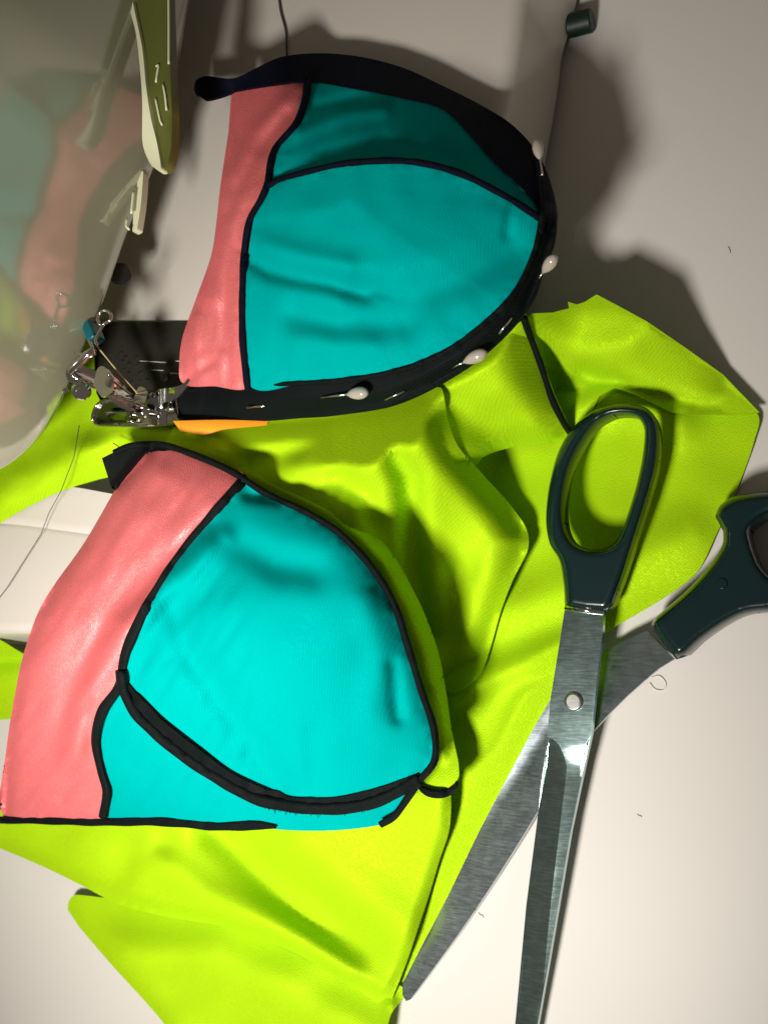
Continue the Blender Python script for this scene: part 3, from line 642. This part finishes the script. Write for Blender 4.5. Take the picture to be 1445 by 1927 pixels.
# ---------------------------------------------------------------- lower cup
cup2 = empty('bikini_cup', (P(500, 1250, 0).x, P(500, 1250, 0).y, .02), 'teal bikini cup with long coral panel and thick curved black seam, nearest the table edge', 'bikini top')
right2 = [(300, 835), (350, 850), (430, 885), (500, 930), (580, 965), (640, 1005), (700, 1070), (740, 1140), (765, 1220), (790, 1300), (815, 1370), (815, 1430), (785, 1470), (740, 1540)]
left2 = [(285, 845), (215, 925), (160, 1020), (110, 1090), (70, 1160), (40, 1250), (15, 1400), (8, 1535)]
bottom2 = [(0, 1545), (200, 1545), (400, 1555), (560, 1566), (720, 1553)]
SEAM2 = [(462, 900), (405, 963), (332, 1056), (272, 1150), (236, 1230), (225, 1290), (262, 1345), (340, 1410), (430, 1466), (500, 1494), (600, 1508), (700, 1496), (785, 1462), (816, 1430), (793, 1300), (742, 1138), (640, 1004), (500, 928)]
def Z2(X, Y):
    dR = dist(X, Y, right2); dL = dist(X, Y, left2); dB = dist(X, Y, bottom2)
    z = S(X, Y, 420)*.62+.033
    z = z - .003 + .019*(.10+.90*prof((dR+14)/245.))*(.25+.75*prof((dL+14)/390.))*(.10+.90*prof((dB+14)/250.)) - .006*(1-sm(dB/200.))*sm((600-X)/600.)
    z -= .002*sm((120-X)/160.)
    z += ridge(X, Y, [(430, 1010), (520, 1060), (590, 1075)], -.0034, 34)+ridge(X, Y, [(470, 930), (520, 935)], -.0026, 14)
    z += ridge(X, Y, [(330, 1140), (360, 1230), (420, 1320), (480, 1400), (520, 1480)], -.0040, 32)
    z += ridge(X, Y, [(740, 1250), (745, 1320), (750, 1350)], -.0022, 14)+ridge(X, Y, [(690, 1130), (720, 1240), (700, 1340)], .0016, 30)
    z += ridge(X, Y, [(590, 1380), (590, 1480)], -.0015, 22)
    # coral panel folds
    z += ridge(X, Y, [(420, 1010), (322, 1105), (240, 1180), (178, 1295), (140, 1420)], .0048, 27)
    z += ridge(X, Y, [(390, 985), (300, 1070), (205, 1160), (140, 1280), (104, 1410)], -.0022, 22)
    z += ridge(X, Y, [(300, 900), (240, 1010), (150, 1110), (80, 1260)], .0024, 34)
    z += ridge(X, Y, [(165, 1330), (172, 1430), (120, 1500)], -.0018, 14)
    z += roll(X, Y, left2, 26, .004)
    z += waves(X, Y, 71, .0006, 140)+waves((X*.85+Y*.5), (Y*.85-X*.5)*.25, 73, .0009, 40)*sm((430-X-(Y-950)*-.35)/60.)*(X < 470)+waves(X, Y, 72, .0008, 36)*np.exp(-(dist(X, Y, SEAM2)/17.)**2)
    return z
p2 = csheet('side_panel', [(262, 868), (285, 846), (330, 850), (400, 872), (462, 902), (405, 965), (332, 1058), (274, 1152), (238, 1232), (226, 1292), (192, 1342), (181, 1392), (192, 1450), (200, 1492), (192, 1540), (100, 1538), (8, 1538), (14, 1400), (40, 1250), (66, 1168), (84, 1130), (110, 1090), (160, 1020), (215, 925)], Z2, PINK, cup2, 0, 7)
p2['label'] = 'long coral satin side panel'
csheet('lower_panel', [(226, 1290), (300, 1300), (500, 1440), (700, 1470), (775, 1470), (768, 1494), (748, 1528), (715, 1552), (640, 1562), (560, 1563), (480, 1557), (400, 1552), (330, 1547), (196, 1547), (202, 1490), (192, 1450), (180, 1392), (192, 1342)], Z2, TEAL, cup2, -.0012, 8)
csheet('main_panel', [(462, 898), (500, 925), (560, 955), (640, 1008), (700, 1072), (740, 1142), (765, 1222), (790, 1302), (813, 1372), (815, 1432), (785, 1462), (700, 1490), (620, 1502), (560, 1500), (520, 1487), (440, 1450), (380, 1405), (310, 1350), (268, 1308), (240, 1284), (232, 1250), (272, 1152), (332, 1058), (405, 965)], Z2, TEAL, cup2, .0008, 8)
piping('piping', [(462, 900), (405, 963), (332, 1056), (272, 1150), (236, 1230), (225, 1290), (192, 1340), (180, 1392), (190, 1450), (201, 1490), (194, 1538)], Z2, 19, TAPE, cup2, .0010, flat=.5, wob=.05)
piping('thick_seam', [(228, 1262), (234, 1300), (262, 1350), (340, 1418), (430, 1476), (500, 1508), (600, 1521), (700, 1510), (790, 1466)], Z2, 23, TAPE, cup2, .0020, flat=.7, wob=.04)
csheet('inner_binding', [(229, 1262), (238, 1282), (264, 1312), (286, 1334), (307, 1357), (376, 1411), (438, 1456), (500, 1485), (524, 1490), (545, 1500), (600, 1503), (640, 1500), (700, 1486), (745, 1472), (786, 1456), (790, 1464), (700, 1508), (600, 1519), (500, 1506), (430, 1474), (340, 1416), (262, 1348), (234, 1298)], Z2, TAPE, cup2, .0018, 6)
piping('edge_piping', [(215, 852), (250, 838), (300, 836), (350, 850), (430, 884), (500, 928), (580, 966), (640, 1004), (700, 1068), (742, 1138), (768, 1218), (793, 1300), (816, 1370), (818, 1430), (790, 1468), (768, 1500), (742, 1536), (716, 1552)], Z2, 13, TAPE, cup2, .0014, wob=.04)
piping('bottom_binding', [(-60, 1540), (0, 1543), (100, 1544), (200, 1547), (300, 1546), (400, 1555), (450, 1554), (485, 1553), (520, 1556)], lambda X, Y: Z2(X, Y), 17, TAPE, cup2, .0002, flat=.5, wob=.08, taper=True)
csheet('tape_end', [(192, 862), (235, 843), (300, 833), (318, 846), (288, 850), (262, 868), (232, 900), (216, 922), (203, 896)], Z2, TAPE, cup2, .0002, 6)
# frayed overlock threads under the thick seam
Vs, Fs = [], []
Ls = spl([(300, 1400), (340, 1432), (430, 1490), (500, 1521), (600, 1533), (700, 1521), (770, 1490)], False, 5)
for i in range(1, len(Ls)-1):
    for q in range(1 if i > len(Ls)*.45 else 0):
        x, y = Ls[i]+rng.uniform(-3, 3, 2); z = float(Z2(np.array([x]), np.array([y]))[0])
        a = P(x, y-4, z+.0006); b = P(x+rng.uniform(-4, 4), y+rng.uniform(-1, 4), z-.0006)
        v, f = tube_w([a, b], .00012, 3); k = len(Vs); Vs += v; Fs += [tuple(j+k for j in g) for g in f]
fr = mk('seam_fray', Vs, Fs, TAPE, cup2); fr['kind'] = 'stuff'

# ---------------------------------------------------------------- pearl pins
def pin(head_px, z, tip_px, ztip, label, tail=None, hl=.0088, hr=.0025):
    h = P(*head_px, z); t = P(*tip_px, ztip)
    e = empty('sewing_pin', h, label, 'pin', 'pearl headed pins in the black tape')
    ax = (h-t).normalized()
    prof_ = [(-hl*.55+hl*t, max(.0003, hr*1.92*t**.75*(1-t)**.5 if t < 1 else 0)) for t in [i/15 for i in range(15)]+[.965, .985, .997]]
    lathe('pin_head', h, ax, prof_, PEARL, e, 24)
    tube('shaft', [h-ax*.0035, t], .00035, STEEL, e, 8)
    if tail: tube('shaft', [P(*tail[0], tail[2]), P(*tail[1], tail[2])], .00038, STEEL, e, 8)
def zt1(x, y): return float(Zt(np.array([float(x)]), np.array([float(y)]))[0])
pin((674, 740), zt1(674, 740)+.0036, (605, 748), zt1(605, 748)+.0010, 'pearl headed pin lying flat in the lower tape, nearest the presser foot', ((465, 767), (508, 763), zt1(485, 765)+.0010))
pin((895, 671), zt1(895, 671)+.0038, (850, 692), zt1(850, 692)+.0008, 'pearl headed pin where the lower tape starts to curve upward', ((724, 752), (761, 736), zt1(740, 744)+.0007))
pin((1034, 496), zt1(1034, 496)+.0030, (1008, 530), zt1(1008, 530)+.0010, 'pearl headed pin sticking out at the right rim above the lime fabric', ((938, 628), (962, 598), zt1(950, 612)+.0008), .0076, .0023)
pin((1012, 280), zt1(1012, 280)+.0034, (1020, 330), zt1(1020, 330)+.0025, 'uppermost pearl headed pin, on the shaded top right rim', None, .0076, .0022)

# ---------------------------------------------------------------- scissors
sci = empty('scissors', (P(1081, 1320, 0).x, P(1081, 1320, 0).y, .01), 'large open scissors with dark teal handles lying on the lime fabric', 'scissors')
def lin(a, b): return lambda X, Y: a + (b-a)*np.clip((Y-760)/(1927-760), 0, 1.2)
zsc = lin(.019, .0055)     # the upper blade slopes from the cloth down to the table
ringI = spl([(1178, 781), (1202, 789), (1212, 812), (1208, 860), (1195, 920), (1176, 980), (1160, 1015), (1140, 1030), (1108, 1033), (1080, 1020), (1064, 992), (1060, 950), (1069, 892), (1090, 842), (1118, 802), (1148, 784)], True, 5)
def handle(name, outer, hole, zf, th=.011):
    def zt(X, Y):
        d = np.minimum(dist(X, Y, outer, True), dist(X, Y, hole, True)); return zf(X, Y)+th*.5*prof(d/15.)
    def zb(X, Y):
        d = np.minimum(dist(X, Y, outer, True), dist(X, Y, hole, True)); return zf(X, Y)-th*.5*prof(d/12.)
    ls = []
    for L, sgn in ((outer, 1), (hole, 1)):
        L = np.asarray(L); A = .5*np.sum(L[:, 0]*np.roll(L[:, 1], -1)-np.roll(L[:, 0], -1)*L[:, 1])
        t = np.roll(L, -1, 0)-np.roll(L, 1, 0); t /= np.linalg.norm(t, axis=1)[:, None]+1e-9; nr = np.stack([-t[:, 1], t[:, 0]], 1)*(1 if A > 0 else -1)
        if L is hole or len(L) == len(hole): nr = -nr
        for dd in (1.2, 3.0, 5.5, 8.5):
            q = L+nr*dd; k = inside(q[:, 0], q[:, 1], np.asarray(outer)) & ~inside(q[:, 0], q[:, 1], np.asarray(hole))
            k &= (dist(q[:, 0], q[:, 1], outer, True) > dd*.9) & (dist(q[:, 0], q[:, 1], hole, True) > dd*.9)
            ls += [q[i:i+1] for i in np.where(k)[0]]
    o = sheet(name, outer, zt, HANDLE, sci, step=5, holes=[hole], zbot=zb, jitter=0, pts=np.vstack(ls))
    for e in o.data.edges: e.use_edge_sharp = False
    return o
handle('handle', ringO, ringI, zsc)['label'] = 'long oval handle resting on the lime fabric'
ro2 = spl([(1345, 972), (1353, 952), (1380, 934), (1445, 924), (1510, 930), (1565, 965), (1585, 1040), (1565, 1120), (1510, 1150), (1445, 1152), (1400, 1158), (1360, 1178), (1320, 1206), (1290, 1234)], False, 6)
ringO2 = np.vstack([ro2, [(1272, 1241)], [(1248, 1212)], spl([(1224, 1178), (1232, 1162), (1290, 1112), (1335, 1062), (1358, 1025), (1360, 1000)], False, 6)])
ringI2 = spl([(1411, 1002), (1428, 980), (1460, 967), (1505, 970), (1538, 1005), (1540, 1055), (1505, 1090), (1462, 1090), (1430, 1060)], True, 5)
handle('handle', ringO2, ringI2, lambda X, Y: np.full(X.shape, .0095), .017)['label'] = 'round handle at the right edge'
disc('handle_rivet', 1358, 1098, .0185, .0016, HANDLE, sci, .002)
bev = [(1029, 1387), (1040, 1391), (1050, 1400), (1060, 1420), (1066, 1445), (1062, 1482), (1052, 1565), (1035, 1710), (1021, 1856), (1006, 1960), (975, 2150)]
bevs = spl(bev, False, 7)
blO = np.array([(1063, 1140), (1136, 1148), (1133, 1195), (1125, 1254), (1112, 1382), (1094, 1465), (1073, 1565), (1052, 1690), (1031, 1814), (1011, 1927), (985, 2090), (975, 2150), (960, 2160), (950, 2130), (969, 1927), (990, 1702), (1013, 1524), (1029, 1387), (1036, 1310), (1052, 1212)], float)
def zblade(X, Y):
    # ground facet left of the bevel line slopes to the edge
    bx = np.interp(Y, [p[1] for p in bev], [p[0] for p in bev]); g = (Y > 1387)*np.clip(bx-X, 0, 60)
    r = np.clip(X-bx, 0, 60)*(Y > 1400)
    return zsc(X, Y)+.0020 - g*.000045 - .000045*r*sm((Y-1400)/60.)
fb = sheet('blade', blO, zblade, BLADE, sci, thick=.0026, step=5, lines=[bevs[:-1][bevs[:-1, 1] < 2140]], jitter=0)
fb['label'] = 'upper blade with bevelled edge'
rb = sheet('blade', spl(bl2, True, 40), lambda X, Y: .0048+(.0042)*np.clip((1880-Y)/560., 0, 1)+.00004*np.clip((X-935)*.82+(Y-1636)*.57, -70, 70), BLADE2, sci, thick=.0022, step=9)
rb['label'] = 'worn lower blade, flat and scratched'
zscrew = float(zsc(np.array([1081.]), np.array([1320.]))[0])+.0020
lathe('screw', P(1081, 1320, zscrew-.001), (0, 0, 1), [(0, .0031), (.0018, .0031), (.0022, .0028), (.0023, .0024), (.0021, .0022), (.0021, .0001)], steel('screw_steel', (.50, .50, .47), .36, scratch=.6), sci, 28)
tube('blade_collar', [P(x, y, float(zsc(np.array([1100.]), np.array([1146.]))[0])+.0032) for x, y in [(1063, 1143), (1100, 1148), (1136, 1152)]], .0010, CHROME, sci, 8)

# ---------------------------------------------------------------- small things
t1 = tube('loose_thread', [P(x, y, B+h) for x, y, h in [(150, 800, .016), (140, 860, .015), (115, 925, .012), (93, 965, .006), (78, 1005, .003), (40, 1065, .002), (15, 1105, .002), (-20, 1150, .002)]], .00016, THRD, None, 6)
tag(t1, 'dark thread tail trailing over the lime strip and white machine bed', 'thread')
L = spl([(522, -30), (528, 20), (538, 60), (540, 106)], False, 8)
t2 = tube('loose_thread', PN(L[:, 0], L[:, 1], np.full(len(L), B+.001)), .0004, THRD, None, 6)
tag(t2, 'brown thread lying on the machine bed behind the upper cup', 'thread')
t3 = tube('loose_thread', [P(x, y, B+.012) for x, y in [(214, 834), (226, 842), (240, 850)]], .0002, THRD, None, 6)
tag(t3, 'tiny black thread end beside the cut tape of the lower cup', 'thread')
L = spl([(1225, 1275), (1240, 1272), (1252, 1285), (1248, 1298), (1232, 1297), (1222, 1285)], False, 4)
t4 = tube('lint', PN(L[:, 0], L[:, 1], np.full(len(L), .0004)), .00014, PINKT, None, 6); tag(t4, 'curl of pale lint on the white table below the round scissor handle', 'lint')
cp = empty('pen', (P(1088, 52, .006).x, P(1088, 52, .006).y, 0), 'small dark green plastic piece beside the machine bed at the top', 'pen cap')
lathe('cap', P(1068, 50, .0045), (1, -.05, 0), [(0, .0038), (.0006, .0044), (.009, .0044), (.0095, .0038)], DGREEN, cp)
lathe('barrel', P(1028, 48, .0045), (1, -.05, 0), [(0, .0034), (.0085, .0034)], DGREEN, cp)

for (x, y, a, l, lb) in [(1372, 470, 1.0, 12, 'tiny dark hair on the shaded table above the lime corner'), (905, 1722, .3, 12, 'tiny dark hair on the table between the two scissor blades'), (1203, 1535, .1, 9, 'tiny dark hair on the open table furthest right of the blades')]:
    ps = [(x+math.cos(a+.5*math.sin(k*1.7))*l*(k/5-.5), y+math.sin(a+.6*math.cos(k*1.3))*l*(k/5-.5)) for k in range(6)]
    h = tube('lint', [P(px, py, .0003) for px, py in ps], .00008, THRD, None, 5)
    tag(h, lb, 'lint', 'lint hairs on the table')
